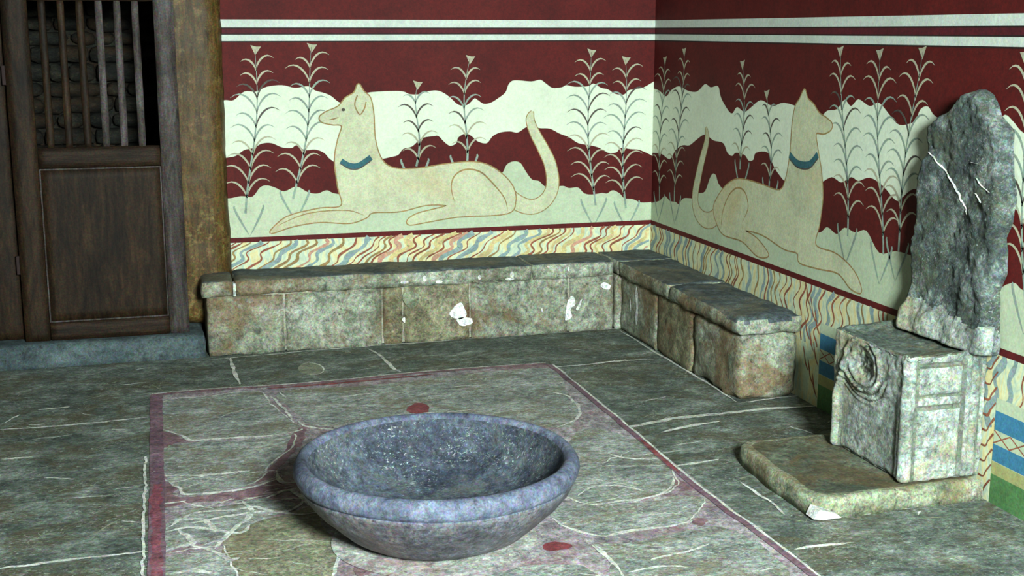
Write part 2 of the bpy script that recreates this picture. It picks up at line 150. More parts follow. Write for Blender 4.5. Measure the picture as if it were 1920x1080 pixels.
M['marble'] = marbled()
M['m_red'] = paint('rust_streak_paint', (162, 96, 72), .2)
M['m_yel'] = paint('yellow_streak_paint', (214, 196, 138), .15)
M['m_blu'] = paint('grey_blue_streak_paint', (146, 166, 164), .15)
M['m_pnk'] = paint('pink_streak_paint', (206, 158, 132), .15)
# stones
M['floor'] = stone('paving_gypsum', (50, 60, 55), (102, 112, 102), (162, 171, 160), (205, 214, 200), .8, .575, (176, 182, 162), (90, 84, 60), st=(1.1, 1.5, 1), scale=1.25)
M['inner'] = stone('inner_paving_gypsum', (100, 108, 104), (152, 158, 150), (198, 202, 194), (226, 230, 220), .85, .565, (204, 206, 190), (128, 120, 96), st=(1.0, 1.5, 1), scale=1.2)
M['inner2'] = stone('buff_paving_gypsum', (104, 108, 88), (142, 142, 116), (164, 162, 138), (200, 200, 180), .3, .66, None, (134, 120, 92), st=(1.2, 1.2, 1), scale=1.3)
M['plaster'] = stone('pinkish_mortar', (126, 118, 122), (162, 154, 156), (196, 188, 188), (214, 210, 204), .5, .6, (200, 200, 190), (138, 104, 108), bump=.3)
M['palemortar'] = stone('pale_bedding_plaster', (150, 146, 144), (180, 180, 172), (204, 206, 198), (228, 228, 220), .5, .6, None, (160, 130, 130), bump=.4)
M['spot'] = stone('red_pigment_stain', (108, 34, 38), (136, 66, 70), (158, 112, 112), (180, 150, 145), .5, .6, bump=.3)
M['pinkred'] = stone('red_painted_mortar', (112, 88, 94), (138, 106, 112), (160, 134, 138), (200, 170, 168), .3, .66, bump=.3)
M['redstrip'] = stone('red_strip', (112, 52, 62), (138, 76, 88), (150, 112, 120), (176, 156, 156), .5, .62, bump=.3)
M['purplestrip'] = stone('purplish_strip', (88, 62, 74), (122, 92, 104), (148, 126, 132), (196, 190, 190), .7, .60, bump=.3)
M['white'] = stone('white_mortar', (190, 190, 178), (216, 217, 206), (234, 235, 228), None, bump=.4)
M['bright'] = stone('bright_plaster_patch', (212, 212, 204), (236, 236, 230), (248, 248, 244), None, bump=.3)
M['faint'] = stone('worn_ring_mark', (110, 118, 98), (136, 140, 118), (150, 152, 132), None, bump=.4)
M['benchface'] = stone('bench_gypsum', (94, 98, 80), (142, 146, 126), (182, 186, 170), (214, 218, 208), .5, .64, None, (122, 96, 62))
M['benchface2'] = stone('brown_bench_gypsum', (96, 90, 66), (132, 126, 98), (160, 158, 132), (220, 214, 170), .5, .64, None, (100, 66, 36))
M['benchtop'] = stone('shaded_bench_seat_gypsum', (46, 54, 57), (72, 82, 85), (108, 118, 116), (208, 214, 202), .5, .64, None, (118, 112, 88))  # stained tops; their shade under grazing light is also painted into this colour
M['mortar'] = stone('bench_mortar', (120, 116, 96), (164, 160, 140), (190, 186, 170), None)
M['sill'] = stone('sill_stone', (50, 60, 62), (72, 86, 88), (100, 112, 112), (150, 160, 160), .4, .64, None, None)
M['throne'] = stone('throne_gypsum', (96, 106, 100), (150, 158, 148), (198, 204, 194), (226, 230, 222), .5, .62, None, (160, 154, 118), scale=1.4)
M['throneback'] = stone('throne_back_gypsum', (30, 37, 37), (84, 95, 91), (168, 178, 172), (204, 212, 208), .8, .57, None, (84, 90, 70), scale=2.2, bump=1.0, rough=.95)
M['seat'] = stone('throne_seat_gypsum', (58, 68, 62), (92, 104, 94), (128, 138, 124), (206, 212, 190), .6, .64, None, (112, 102, 72), scale=1.3)
M['groove'] = stone('shaded_groove_stone', (84, 92, 80), (112, 118, 104), (140, 144, 130), None, scale=1.5)  # darker gypsum: shading of the carved grooves put into the colour
M['plinth'] = stone('plinth_gypsum', (92, 100, 78), (136, 142, 116), (176, 180, 156), (220, 222, 190), .7, .60, None, (120, 104, 66))
M['plinthtop'] = stone('plinth_top_gypsum', (54, 64, 50), (86, 92, 74), (118, 124, 104), (196, 204, 186), .6, .62, None, (96, 80, 50))
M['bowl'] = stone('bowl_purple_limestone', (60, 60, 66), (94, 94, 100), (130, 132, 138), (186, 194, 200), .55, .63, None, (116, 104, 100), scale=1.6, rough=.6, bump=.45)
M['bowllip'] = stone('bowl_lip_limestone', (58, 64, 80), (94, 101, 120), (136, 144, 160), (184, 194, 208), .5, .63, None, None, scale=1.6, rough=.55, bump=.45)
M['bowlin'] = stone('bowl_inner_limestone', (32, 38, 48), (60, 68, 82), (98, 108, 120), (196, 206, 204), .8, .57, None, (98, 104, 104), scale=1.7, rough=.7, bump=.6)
M['masonry'] = stone('dark_rubble_masonry', (22, 24, 22), (42, 42, 36), (76, 70, 54), (104, 96, 70), .6, .58, None, (66, 46, 26), st=(1, 1, 2), bump=.8)
M['ceiling'] = paint('dark_ceiling_paint', (92, 84, 74), .1)
M['wood'] = wood('dark_brown_wood', (24, 16, 9), (42, 29, 17), (62, 45, 28))
M['woodx'] = wood('dark_brown_wood_crosswise', (26, 18, 11), (44, 31, 20), (62, 46, 32), 'X')
M['woodgrey'] = wood('lit_grey_wood', (44, 37, 32), (72, 64, 60), (104, 96, 96))  # bluish light on the right stile and bars, put into the wood colour
M['woodpost'] = wood('ochre_worn_wood', (54, 40, 18), (88, 66, 30), (112, 88, 46), spots=(142, 120, 74), rough=.5)

# ------------------------------------------------------------------ mesh helpers
ROOTS = []
def link(name, bm, mats, parent=None, smooth=False):
    me = bpy.data.meshes.new(name); bm.normal_update()
    off = Vector((0, 0, 0))
    if parent is not None:
        off = parent['_w'] if '_w' in parent else (0, 0, 0)
        off = Vector(off)
        bmesh.ops.translate(bm, verts=bm.verts, vec=-off)
    bm.to_mesh(me); bm.free()
    for m in (mats if isinstance(mats, (list, tuple)) else [mats]): me.materials.append(m)
    if smooth:
        for p in me.polygons: p.use_smooth = True
    o = bpy.data.objects.new(name, me); COL.objects.link(o)
    o['_w'] = tuple(off); ROOTS.append(o)
    if parent is not None: o.parent = parent
    return o
def root(name, loc):
    o = bpy.data.objects.new(name, None); COL.objects.link(o); o.location = loc
    o.empty_display_size = .1; o['_w'] = tuple(loc); ROOTS.append(o); return o
def tag(o, label, cat, group=None):
    o['label'] = label; o['category'] = cat
    if group: o['group'] = group
    return o
def struct(o): o['kind'] = 'structure'; return o

def catmull(pts, k=4, closed=False):
    n = len(pts); out = []
    rng = range(n if closed else n-1)
    P = lambda i: Vector(pts[i % n] if closed else pts[max(0, min(n-1, i))])
    for i in rng:
        a, b, c, d = P(i-1), P(i), P(i+1), P(i+2)
        for j in range(k):
            t = j/k
            out.append(tuple(.5*((2*b)+(c-a)*t+(2*a-5*b+4*c-d)*t*t+(3*b-a-3*c+d)*t*t*t)))
    if not closed: out.append(tuple(pts[-1]))
    return out
def jitter(pts, amp, freq, seed=0, keep_ends=False):
    out = []
    for i, p in enumerate(pts):
        v = Vector((p[0]*freq, p[1]*freq, seed*3.1))
        n = noise.noise_vector(v)
        out.append((p[0]+n.x*amp, p[1]+n.y*amp))
    return out

def poly(bm, pts2, to3, mi):
    """paint layer: filled outline"""
    cl = []
    for p in pts2:
        if not cl or (Vector(p[:2])-Vector(cl[-1])).length > 5e-4: cl.append((p[0], p[1]))
    vs = [bm.verts.new(to3(*p)) for p in cl]
    ref = (Vector(to3(1, 0))-Vector(to3(0, 0))).cross(Vector(to3(0, 1))-Vector(to3(0, 0)))
    for t in tessellate_polygon([[Vector((p[0], p[1], 0)) for p in cl]]):
        if len(set(t)) < 3: continue
        a, b, c = [vs[i] for i in t]
        n = (b.co-a.co).cross(c.co-a.co)
        if n.length < 1e-10: continue
        try: f = bm.faces.new((a, b, c) if n.dot(ref) > 0 else (a, c, b))
        except ValueError: continue
        f.material_index = mi
def ribbon(bm, pts, w, to3, mi, taper=False, seed=None):
    n = len(pts)
    if n < 2: return
    L, R = [], []
    for i, p in enumerate(pts):
        a = Vector(pts[max(0, i-1)][:2]); b = Vector(pts[min(n-1, i+1)][:2])
        t = (b-a)
        if t.length < 1e-9: t = Vector((1, 0))
        t.normalize(); nn = Vector((-t.y, t.x))
        k = 1.0
        s = i/(n-1)
        if taper == 'tip': k = max(.12, (1-s)**.7)
        elif taper == 'leaf': k = max(.12, math.sin(math.pi*(.12+.88*s))**.8)
        elif taper == 'both': k = max(.1, math.sin(math.pi*s)**.5)
        ww = w[i] if isinstance(w, (list, tuple)) else w
        if seed is not None:
            k *= 1+.75*noise.noise(Vector((p[0]*22, p[1]*22, seed)))
        q = Vector(p[:2])
        L.append(bm.verts.new(to3(*(q+nn*ww*k/2)))); R.append(bm.verts.new(to3(*(q-nn*ww*k/2))))
    for i in range(n-1):
        f = bm.faces.new((L[i], L[i+1], R[i+1], R[i])); f.material_index = mi

def rough_box(bm, x0, x1, y0, y1, z0, z1, r=.012, amp=.004, res=.03, freq=9, seed=0, fn=None, mi=0):
    vm = {}
    nx, ny, nz = [max(2, int(math.ceil((b-a)/res))) for a, b in ((x0, x1), (y0, y1), (z0, z1))]
    lo = Vector((x0, y0, z0)); hi = Vector((x1, y1, z1))
    def V(i, j, k):
        if (i, j, k) in vm: return vm[(i, j, k)]
        p = Vector((x0+(x1-x0)*i/nx, y0+(y1-y0)*j/ny, z0+(z1-z0)*k/nz))
        rr = min(r, (x1-x0)/2.01, (y1-y0)/2.01, (z1-z0)/2.01)
        # round over corners
        q = Vector([min(max(p[a], lo[a]+rr), hi[a]-rr) for a in range(3)])
        d = p-q
        if d.length > 1e-9:
            p = q+d.normalized()*rr
            nrm = d.normalized()
            e = sum(1 for a in range(3) if abs(d[a]) > 1e-9)
            am = amp*(1.0 if e == 1 else 1.9)
            p += nrm*(noise.noise(p*freq+Vector((seed, 0, 0)))*am + noise.noise(p*freq*3.3)*am*.5 - (am*.4 if e > 1 else 0))
        if fn: p = fn(p)
        vm[(i, j, k)] = bm.verts.new(p); return vm[(i, j, k)]
    def F(*a):
        f = bm.faces.new(a); f.material_index = mi; f.smooth = True
    for i in range(nx):
        for j in range(ny):
            F(V(i, j, 0), V(i, j+1, 0), V(i+1, j+1, 0), V(i+1, j, 0))
            F(V(i, j, nz), V(i+1, j, nz), V(i+1, j+1, nz), V(i, j+1, nz))
    for i in range(nx):
        for k in range(nz):
            F(V(i, 0, k), V(i+1, 0, k), V(i+1, 0, k+1), V(i, 0, k+1))
            F(V(i, ny, k), V(i, ny, k+1), V(i+1, ny, k+1), V(i+1, ny, k))
    for j in range(ny):
        for k in range(nz):
            F(V(0, j, k), V(0, j, k+1), V(0, j+1, k+1), V(0, j+1, k))
            F(V(nx, j, k), V(nx, j+1, k), V(nx, j+1, k+1), V(nx, j, k+1))
    return vm
def box(bm, x0, x1, y0, y1, z0, z1, bev=.0, mi=0):
    g = bmesh.ops.create_cube(bm, size=1)
    for v in g['verts']:
        v.co = Vector((x0+(v.co.x+.5)*(x1-x0), y0+(v.co.y+.5)*(y1-y0), z0+(v.co.z+.5)*(z1-z0)))
    fs = set(f for v in g['verts'] for f in v.link_faces)
    for f in fs: f.material_index = mi
    if bev:
        es = list(set(e for v in g['verts'] for e in v.link_edges))
        bmesh.ops.bevel(bm, geom=es, offset=bev, segments=2, affect='EDGES', profile=.7)

# ------------------------------------------------------------------ room constants
YB, XR = 6.68, 2.757
ZT = 2.45

# ------------------------------------------------------------------ floor
FD = D['F']
def build_floor():
    bm = bmesh.new()
    mats = [M['floor'], M['plaster'], M['inner'], M['inner2'], M['white'], M['pinkred'], M['redstrip'], M['purplestrip'], M['faint'], M['palemortar'], M['spot']]
    fx = lambda h: (lambda a, b: Vector((a, b, h)))
    # base
    poly(bm, [(-3.2, -3.0), (XR+.2, -3.0), (XR+.2, 9.0), (-3.2, 9.0)], fx(0), 0)
    poly(bm, [(-.02, 5.77), (1.868, 5.775), (1.872, 2.6), (-.02, 2.6)], fx(.0006), 1)
    for i, s in enumerate(FD['S']):
        pts = jitter(jitter(catmull(s, 8, True), .016, 9, i), .007, 32, i)
        poly(bm, pts, fx(.0012+i*.00005), 3 if i in (4,) else 2)
    for i, s in enumerate(FD['P']):
        poly(bm, jitter(jitter(catmull(s, 8, True), .016, 16, i), .007, 50, i), fx(.0020+i*.00003), 10 if i in (0, 1) else 5)
    # white joints
    for i, s in enumerate(FD['W']):
        pts = jitter(catmull(s, 8), .008, 16, i)
        pts = [(a, b) for a, b in jitter(pts, .004, 50, i+5)]
        w = .017 if i < 9 else .0135
        if 9 <= i <= 22: w = .018
        if i == 5: w = .030
        if i == 6: w = .022
        if i in (38, 39, 44): w = .014
        ribbon(bm, pts, w, fx(.0026+i*.000008), 4, 'both', seed=i*1.7)
    # outlines of some inner slabs
    for i, s in enumerate(FD['S']):
        if i in (2, 3): continue
        pts = jitter(jitter(catmull(s+[s[0]], 8), .016, 9, i), .007, 32, i)
        n_ = len(pts); k_ = (i*17) % n_
        ribbon(bm, pts[k_:k_+int(n_*.45)], .008, fx(.0024), 4, 'both', seed=i*2.3)
    # procedural small veins on inner slabs
    rnd = random.Random(3)
    for k in range(90):
        x = rnd.uniform(.0, 1.85); y = rnd.uniform(3.0, 5.7)
        if rnd.random() < .35: x = rnd.uniform(.02, .6); y = rnd.uniform(3.7, 4.6)
        L = rnd.uniform(.05, .28); a = rnd.gauss(0, .35)
        pts = [(x+math.cos(a)*L*t/10, y+math.sin(a)*L*t/10+.012*noise.noise(Vector((t*.6, k, 0)))) for t in range(11)]
        ribbon(bm, jitter(pts, .01, 20, k), rnd.uniform(.003, .008), fx(.0022+k*1e-6), 4, 'both', seed=k)
    for k in range(150):
        x = rnd.uniform(-1.2, 2.7); y = rnd.uniform(2.9, 6.3)
        if -.05 < x < 1.9 and y < 5.8: continue
        L = rnd.uniform(.03, .16); a = rnd.gauss(0, .4)
        pts = [(x+math.cos(a)*L*t/8, y+math.sin(a)*L*t/8) for t in range(9)]
        ribbon(bm, jitter(pts, .012, 20, k), rnd.uniform(.003, .009), fx(.0010+k*1e-6), 4 if rnd.random() < .5 else 8, 'both', seed=k)
    # ring mark left by a round pot
    cc = FD['circle'][0]
    ring = [(cc[0]+.060*math.cos(a*math.tau/32), cc[1]+.115*math.sin(a*math.tau/32)) for a in range(32)]
    poly(bm, ring, fx(.0009), 8)
    ribbon(bm, [(p[0], p[1]) for p in ring[22:]+ring[:12]], .008, fx(.0015), 4, 'both')
    # red frame strips
    L = jitter(catmull(FD['redL'], 40), .004, 6, 2)
    ribbon(bm, L, .046, fx(.0031), 7, None)
    ribbon(bm, [(a+.024, b) for a, b in L], .012, fx(.0032), 7, None, seed=4)
    ribbon(bm, jitter([(p[0]+.002, p[1]) for p in L if p[1] < 4.55], .006, 9, 8),   .034, fx(.0035), 6, None, seed=2)
    ribbon(bm, jitter([(p[0]-.038, p[1]) for p in L if p[1] < 4.9], .008, 30, 9), .009, fx(.0039), 4, None, seed=21)
    T = jitter(catmull(FD['redtop'], 12), .005, 8, 3)
    ribbon(bm, T, .030, fx(.0033), 5, None, seed=6)
    ribbon(bm, jitter(catmull(FD['redtop2'], 10), .004, 9, 1), .026, fx(.0037), 10, 'both', seed=8)
    ribbon(bm, [(a, b+.018) for a, b in T], .010, fx(.0039), 4, None, seed=9)
    R = jitter(catmull(FD['redR'], 16), .006, 8, 5)
    ribbon(bm, R, .026, fx(.0034), 7, None)
    ribbon(bm, [(a+.016, b) for a, b in R], .010, fx(.0040), 4, None, seed=31)
    ribbon(bm, [(a, b) for a, b in R if 4.1 < b < 4.6], .022, fx(.0042), 10, 'both', seed=11)
    # white plaster ring bedding the bowl
    ringp = [(.84+(.33+.03*noise.noise(Vector((math.cos(a*math.tau/48), math.sin(a*math.tau/48), 3))))*math.cos(a*math.tau/48),
              3.80+(.33+.04*noise.noise(Vector((math.cos(a*math.tau/48), math.sin(a*math.tau/48), 9))))*math.sin(a*math.tau/48)) for a in range(48)]
    poly(bm, ringp, fx(.0045), 9)
    struct(link('floor', bm, mats))
build_floor()

# ------------------------------------------------------------------ frescoed walls
def leaf_plant(bm, base, top, to3, mi_pale, mi_dark, mi_body, wavy, seed):
    rnd = random.Random(seed)
    b = Vector(base); t = Vector(top); H = (t-b).length
    def P(s): return b.lerp(t, s)+Vector((.018*math.sin(s*5+seed), 0))
    stem = [tuple(P(i/16)) for i in range(17)]
    ribbon(bm, stem, .012, to3, mi_body, 'tip')
    n = max(4, int(H/.080))
    ratio = H/.8
    for i in range(n):
        s = .12+.86*i/n
        c = P(s)
        ln = (.135 if s < .8 else .105)*min(1.1, max(.55, .6+ratio*.45))
        zone = wavy(c.x, c.y)
        for sd in (-1, 1):
            if sd == 1: c = P(min(1, s+.012))
            k = ln*rnd.uniform(.85, 1.15)
            pts = []
            for j in range(9):
                u = j/8
                pts.append((c.x+sd*k*.80*u**1.45, c.y-.02+k*(1.15*u-.66*u**3.2)))
            if zone == 'red': m = mi_pale
            else: m = mi_dark if rnd.random() < .3 else mi_body
            ribbon(bm, pts, .0100, to3, m, 'leaf')
    # trumpet flower at the tip
    c = P(1)
    a = [(c.x, c.y-.03), (c.x-.022, c.y+.020), (c.x+.006, c.y+.012), (c.x+.03, c.y+.012)]
    poly(bm, a, to3, mi_pale)

def interp(pl, u):
    pl = sorted(pl)
    for a, b in zip(pl, pl[1:]):
        if a[0] <= u <= b[0]: return a[1]+(b[1]-a[1])*(u-a[0])/max(1e-6, b[0]-a[0])
    return pl[0][1] if u < pl[0][0] else pl[-1][1]

MATS_W = [M['red'], M['cream'], M['cream_low'], M['band'], M['bandgap'], M['redline'], M['beast'], M['ochre'],
          M['plant'], M['plantdark'], M['plantpale'], M['teal'], M['marble'], M['m_red'], M['m_yel'], M['m_blu'], M['m_pnk'],
          M['blue'], M['green'], M['ochreband'], M['black']]
def streaks(bm, u0, u1, v0, v1, to3s, slant, seed, step=.021):
    rnd = random.Random(seed)
    u = u0-abs(slant)*.5; k = 0
    while u < u1+abs(slant)*.5:
        kind = rnd.choice([13, 14, 15, 13, 16, 13, 7] if seed == 4 else [13, 13, 15, 7, 13, 15])
        w = {7: .010, 13: .0085, 14: .020, 15: .020, 16: .018}[kind]*rnd.uniform(.7, 1.4)
        pts = []
        N = 22
        for i in range(N):
            s = i/(N-1)
            vv = v0+(v1-v0)*s
            uu = u+slant*(s-.5)+.017*math.sin(s*12+u*5)+.035*noise.noise(Vector((u*5, s*3, seed)))
            if u0 <= uu <= u1: pts.append((uu, vv))
        if len(pts) > 3: ribbon(bm, pts, w, to3s(k), kind, None, seed=k*.77)
        u += step*rnd.uniform(.8, 2.2); k += 1

def fresco(name, pre, to3, u0, u1, seed, skip_plants=()):
    """to3(u, v, layer) -> world; layers are coats of paint"""
    bm = bmesh.new()
    T = lambda n: (lambda a, b: to3(a, b, n))
    poly(bm, [(u0, 0), (u1, 0), (u1, ZT), (u0, ZT)], T(0), 0)
    W1 = catmull(D[pre+'_W1'], 4); W2 = catmull(D[pre+'_W2'], 4); W3 = catmull(D[pre+'_W3'], 4)
    cl = lambda pts: [(min(max(p[0], u0), u1), p[1]) for p in pts]
    def down(pts): 
        p = cl(pts); return [(p[0][0], .53)]+p+[(p[-1][0], .53)]
    poly(bm, down(W1), T(1), 1); poly(bm, down(W2), T(2), 0); poly(bm, down(W3), T(3), 2)
    # fine dark red line of paint along the waves
    for q, W in enumerate((W1, W2, W3)):
        ribbon(bm, cl(W), .004, T(3.4), 5, None)
    # bands
    for (a, b, m) in ((1.580, 1.547, 3), (1.654, 1.614, 3), (1.614, 1.580, 4)):
        ribbon(bm, [(u0+(u1-u0)*i/30, (a+b)/2) for i in range(31)], abs(a-b), T(4), m)
    for z in (1.5445, 1.612, 1.582):
        ribbon(bm, [(u0, z), (u1, z)], .006, T(4.4), 20)
    # plants
    def zone(u, v):
        a, b, c = interp(D[pre+'_W1'], u), interp(D[pre+'_W2'], u), interp(D[pre+'_W3'], u)
        return 'red' if (v > a or c < v < b) else 'cream'
    for i, (b, t) in enumerate(D[pre+'_plants']):
        if i in skip_plants: continue
        leaf_plant(bm, b, t, T(5+.02*i), 10, 9, 8, zone, seed+i)
        # two long leaves at the foot
        bb = Vector(b)
        for sd in (-1, 1):
            pts = [(bb.x+sd*.075*math.sin(j/8*2.0), bb.y+.02-.14+.16*math.sin(j/8*1.7)) for j in range(9)]
            ribbon(bm, pts, .012, T(5.6), 8, 'both')
    # animal: plain resting quadruped
    body = catmull(D[pre+'_beast'], 5, True)
    tail = catmull(D[pre+'_tail'], 6)
    n = len(tail); tw = [(.060*(1-i/(n-1))**.6+.026)*min(1, math.sqrt((n-1-i)/5+.05)) for i in range(n)]
    ribbon(bm, tail, [w+.010 for w in tw], T(6), 7); ribbon(bm, tail, tw, T(6.3), 6)
    ribbon(bm, body+[body[0]], .013, T(6.6), 7)
    poly(bm, body, T(7), 6)
    ribbon(bm, catmull(D[pre+'_haunch'], 6), .009, T(7.4), 7, 'both')
    # ground line and dado
    ribbon(bm, [(u0, .535), (u1, .535)], .026, T(8), 5)
    poly(bm, [(u0, 0), (u1, 0), (u1, .522), (u0, .522)], T(8.2), 12)
    return bm, T

def to_back(u, v, n): return Vector((u, YB-n*.0002, v))
def to_right(u, v, n): return Vector((XR-n*.0002, u, v))

bm, T = fresco('wall_back', 'B', to_back, .38, XR, 11)
streaks(bm, .38, XR, .35, .522, lambda k: T(8.8+.01*k), .19, 4, .033)
# neck band and markings
def seg(a, b, n=8): return [tuple(Vector(a).lerp(Vector(b), i/n)) for i in range(n+1)]
bk = D['B_beast']
ribbon(bm, catmull([(1.005, .93), (1.05, .905), (1.10, .905), (1.165, .945)], 6), .030, T(8), 11)
ribbon(bm, catmull([(1.005, .915), (1.05, .888), (1.10, .888), (1.165, .928)], 6), .006, T(8.3), 9)
poly(bm, [(1.025+.010*math.cos(a*math.tau/14), 1.196+.008*math.sin(a*math.tau/14)) for a in range(14)], T(8), 9)
ribbon(bm, catmull([(.945, 1.145), (.975, 1.150), (1.00, 1.158)], 5), .006, T(8), 7, 'both')
ribbon(bm, catmull([(1.10, 1.27), (1.085, 1.22), (1.11, 1.17), (1.135, 1.20), (1.145, 1.235)], 5), .007, T(8), 7)
ribbon(bm, catmull([(.66, .60), (.82, .66), (1.02, .67), (1.12, .64)], 6), .006, T(8), 7, 'both')
struct(link('wall_back', bm, MATS_W))

bm, T = fresco('wall_right', 'R', to_right, 1.2, YB, 31)
streaks(bm, 1.2, YB, .26, .522, lambda k: T(8.8+.006*k), -.05, 6, .034)
# painted dado panels either side of the throne
def hband(y0, y1, z0, z1, m, lay): poly(bm, [(y0, z0), (y1, z0), (y1, z1), (y0, z1)], T(lay), m)
for (y0, y1) in ((1.2, 3.572), (3.95, 4.755)):
    hband(y0, y1, .0, .375, 2, 14)
    hband(y0, y1, .262, .330, 17, 14.5); hband(y0, y1, .152, .212, 17, 14.5)
    hband(y0, y1, .105, .150, 19, 14.5); hband(y0, y1, 0, .105, 18, 14.5)
    k = int((y1-y0)/.085)
    for i in range(k):
        a = y1-i*.085
        for s in (0, 1):
            q = [(a, .214+.046*s), (a-.085, .26-.046*s)]
            ribbon(bm, q, .005, T(15+s*.2), 13)
for i in range(9):
    z_ = .04+i*.055
    ribbon(bm, catmull([(3.66, z_-.012), (3.615, z_-.015), (3.60, z_+.008), (3.575, z_+.040)], 6), .007, T(15), 13, None, seed=i)
for i, yy in enumerate((4.79, 4.83, 4.875)):
    for j in range(3):
        z_ = .04+j*.14+i*.05
        ribbon(bm, catmull([(yy+.02, z_+.10), (yy+.006, z_+.06), (yy-.004, z_+.03), (yy-.03, z_)], 6), .009, T(15), 13, 'both', seed=yy)
# collar etc. on the animal of the right wall
ribbon(bm, catmull(D['R_collar'], 6), .030, T(8), 11)
ribbon(bm, [(a, b-.018) for a, b in catmull(D['R_collar'], 6)], .006, T(8.3), 9)
struct(link('wall_right', bm, MATS_W))

# wall behind the door (passage), added unseen left side, lintel part of the back wall, ceiling
bm = bmesh.new()
rnd = random.Random(5)
z = -.05
row = 0
while z < 2.5:
    h = rnd.uniform(.06, .13); x = -2.4+rnd.uniform(0, .2)
    while x < 1.4:
        w = rnd.uniform(.09, .34)
        if x > 1.18: break
        w = min(w, 1.2-x)
        rough_box(bm, x, x+w-.006, 7.75+rnd.uniform(-.03, .03), 8.0, z, z+h-.006, .02, .012, .05, 9, rnd.random()*9)
        x += w
    z += h; row += 1
box(bm, -2.5, 1.6, 7.86, 8.1, -.05, 2.6)
struct(link('wall_passage', bm, M['masonry'], smooth=False))
bm = bmesh.new(); box(bm, 1.2, 1.4, YB+.12, 8.0, 0, 2.5)
struct(link('wall_passage_side', bm, M['masonry']))
bm = bmesh.new(); box(bm, -3.2, -.80, 6.66, 6.9, 0, ZT); box(bm, -.80, .44, 6.66, 6.9, 2.05, ZT)
struct(link('wall_passage_front', bm, M['masonry']))
bm = bmesh.new(); box(bm, -2.3, -2.1, -2.0, 6.655, 0, ZT)
struct(link('light_block_wall_left', bm, M['masonry']))  # unseen wall added to keep ambient light off the right wall
bm = bmesh.new(); box(bm, -3.2, XR+.1, 1.6, 8.1, ZT, ZT+.1)
struct(link('ceiling', bm, M['ceiling']))
bm = bmesh.new(); rough_box(bm, .62, 1.15, 7.0, 7.6, 0, .9, .03, .02, .06, 7, 3)
bm.free()

# ------------------------------------------------------------------ sill under the door, posts
bm = bmesh.new(); rough_box(bm, -1.6, .262, 6.375, 7.75, -.02, .115, .014, .005, .05, 6, 2)
struct(link('trim_1', bm, M['sill']))
bm = bmesh.new()
def postfn(p): return p
rough_box(bm, .10, .425, 6.585, 6.90, .11, 2.05, .085, .006, .022, 5, 8)
struct(link('trim_2', bm, M['woodpost']))
bm = bmesh.new(); rough_box(bm, -.86, -.575, 6.50, 6.80, .11, 2.05, .02, .006, .05, 5, 4)
struct(link('trim_3', bm, M['wood']))
bm = bmesh.new(); box(bm, -.6, .2, 6.50, 6.80, 2.00, 2.08, .01)
struct(link('trim_4', bm, M['woodx']))

# ------------------------------------------------------------------ barred wooden door
door = struct(root('door_1', (-.195, 6.46, .115)))
y0, y1 = 6.445, 6.49
def dpart(name, x0, x1, z0, z1, m, ya=y0, yb=y1, bev=.004, amp=.0015):
    bm = bmesh.new(); rough_box(bm, x0, x1, ya, yb, z0, z1, bev, amp, .04, 8, x0*7)
    return link(name, bm, m, door)
dpart('stile', -.585, -.468, .115, 1.99, M['wood'])
dpart('stile', .094, .190, .115, 1.99, M['woodgrey'])
dpart('rail', -.468, .094, .115, .205, M['woodx'])
dpart('rail', -.468, .094, .955, 1.055, M['woodx'])
dpart('rail', -.468, .094, 1.735, 1.99, M['woodx'])
bm = bmesh.new(); x = -.468
rough_box(bm, -.468, .094, y0+.012, y1-.006, .205, .955, .003, .001, .05, 5, 1)
pan = link('panel', bm, M['wood'], door)
bm = bmesh.new()
for (a, b, c, d) in ((-.466, .092, .206, .213), (-.466, .092, .947, .954)): box(bm, a, b, y0+.006, y0+.016, c, d, .002)
for (a, b, c, d) in ((-.467, -.460, .206, .954), (.086, .093, .206, .954)): box(bm, a, b, y0+.006, y0+.016, c, d, .002)
link('beading', bm, M['woodgrey'], pan)['label'] = 'thin worn moulding round the panel'
for i, xx in enumerate((-.406, -.322, -.238, -.153, -.070, .012)):
    bm = bmesh.new()
    rough_box(bm, xx-.0175, xx+.0175, y0+.006, y1-.008, 1.045, 1.745, .006, .0015, .03, 8, i)
    b_ = link('bar', bm, M['wood'] if i < 3 else M['woodgrey'], door)  # right-hand bars get the lit tone, left-hand ones the dark wood
bm = bmesh.new()
for z in (.45, 1.35):
    box(bm, -.600, -.572, y0+.01, y1-.01, z, z+.09, .004)
link('hinge', bm, M['black'], door)

# ------------------------------------------------------------------ stone benches
bench = tag(root('stone_bench', (1.35, 6.51, 0)), 'long grey stone bench along the back wall, its left end by the wooden post', 'bench')
def blk(par, name, *a, m=None, **k):
    bm = bmesh.new(); rough_box(bm, *a, **k); bm.normal_update()
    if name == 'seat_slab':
        for f in bm.faces: f.material_index = 0 if f.normal.z > .6 else 1  # upward faces take the stained and shaded top colour
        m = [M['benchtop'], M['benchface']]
    return link(name, bm, m, par)
xs = [.272, .655, 1.155, 1.262, 1.62, 2.165, 2.424]
mm = [M['benchface'], M['benchface'], M['benchface2'], M['benchface2'], M['benchface'], M['benchface']]
for i in range(6):
    blk(bench, 'face_block', xs[i]+.0015, xs[i+1]-.0015, 6.368+(i % 2)*.003, 6.665, 0, .302, m=mm[i], r=.008, amp=.004, seed=i)
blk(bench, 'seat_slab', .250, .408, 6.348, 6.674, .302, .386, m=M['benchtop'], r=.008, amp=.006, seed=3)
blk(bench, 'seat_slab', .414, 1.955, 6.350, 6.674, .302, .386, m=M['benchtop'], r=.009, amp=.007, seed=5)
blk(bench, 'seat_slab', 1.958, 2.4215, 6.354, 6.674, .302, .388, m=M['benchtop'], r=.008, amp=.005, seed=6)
bm = bmesh.new(); box(bm, .285, 2.42, 6.385, 6.66, .01, .34)
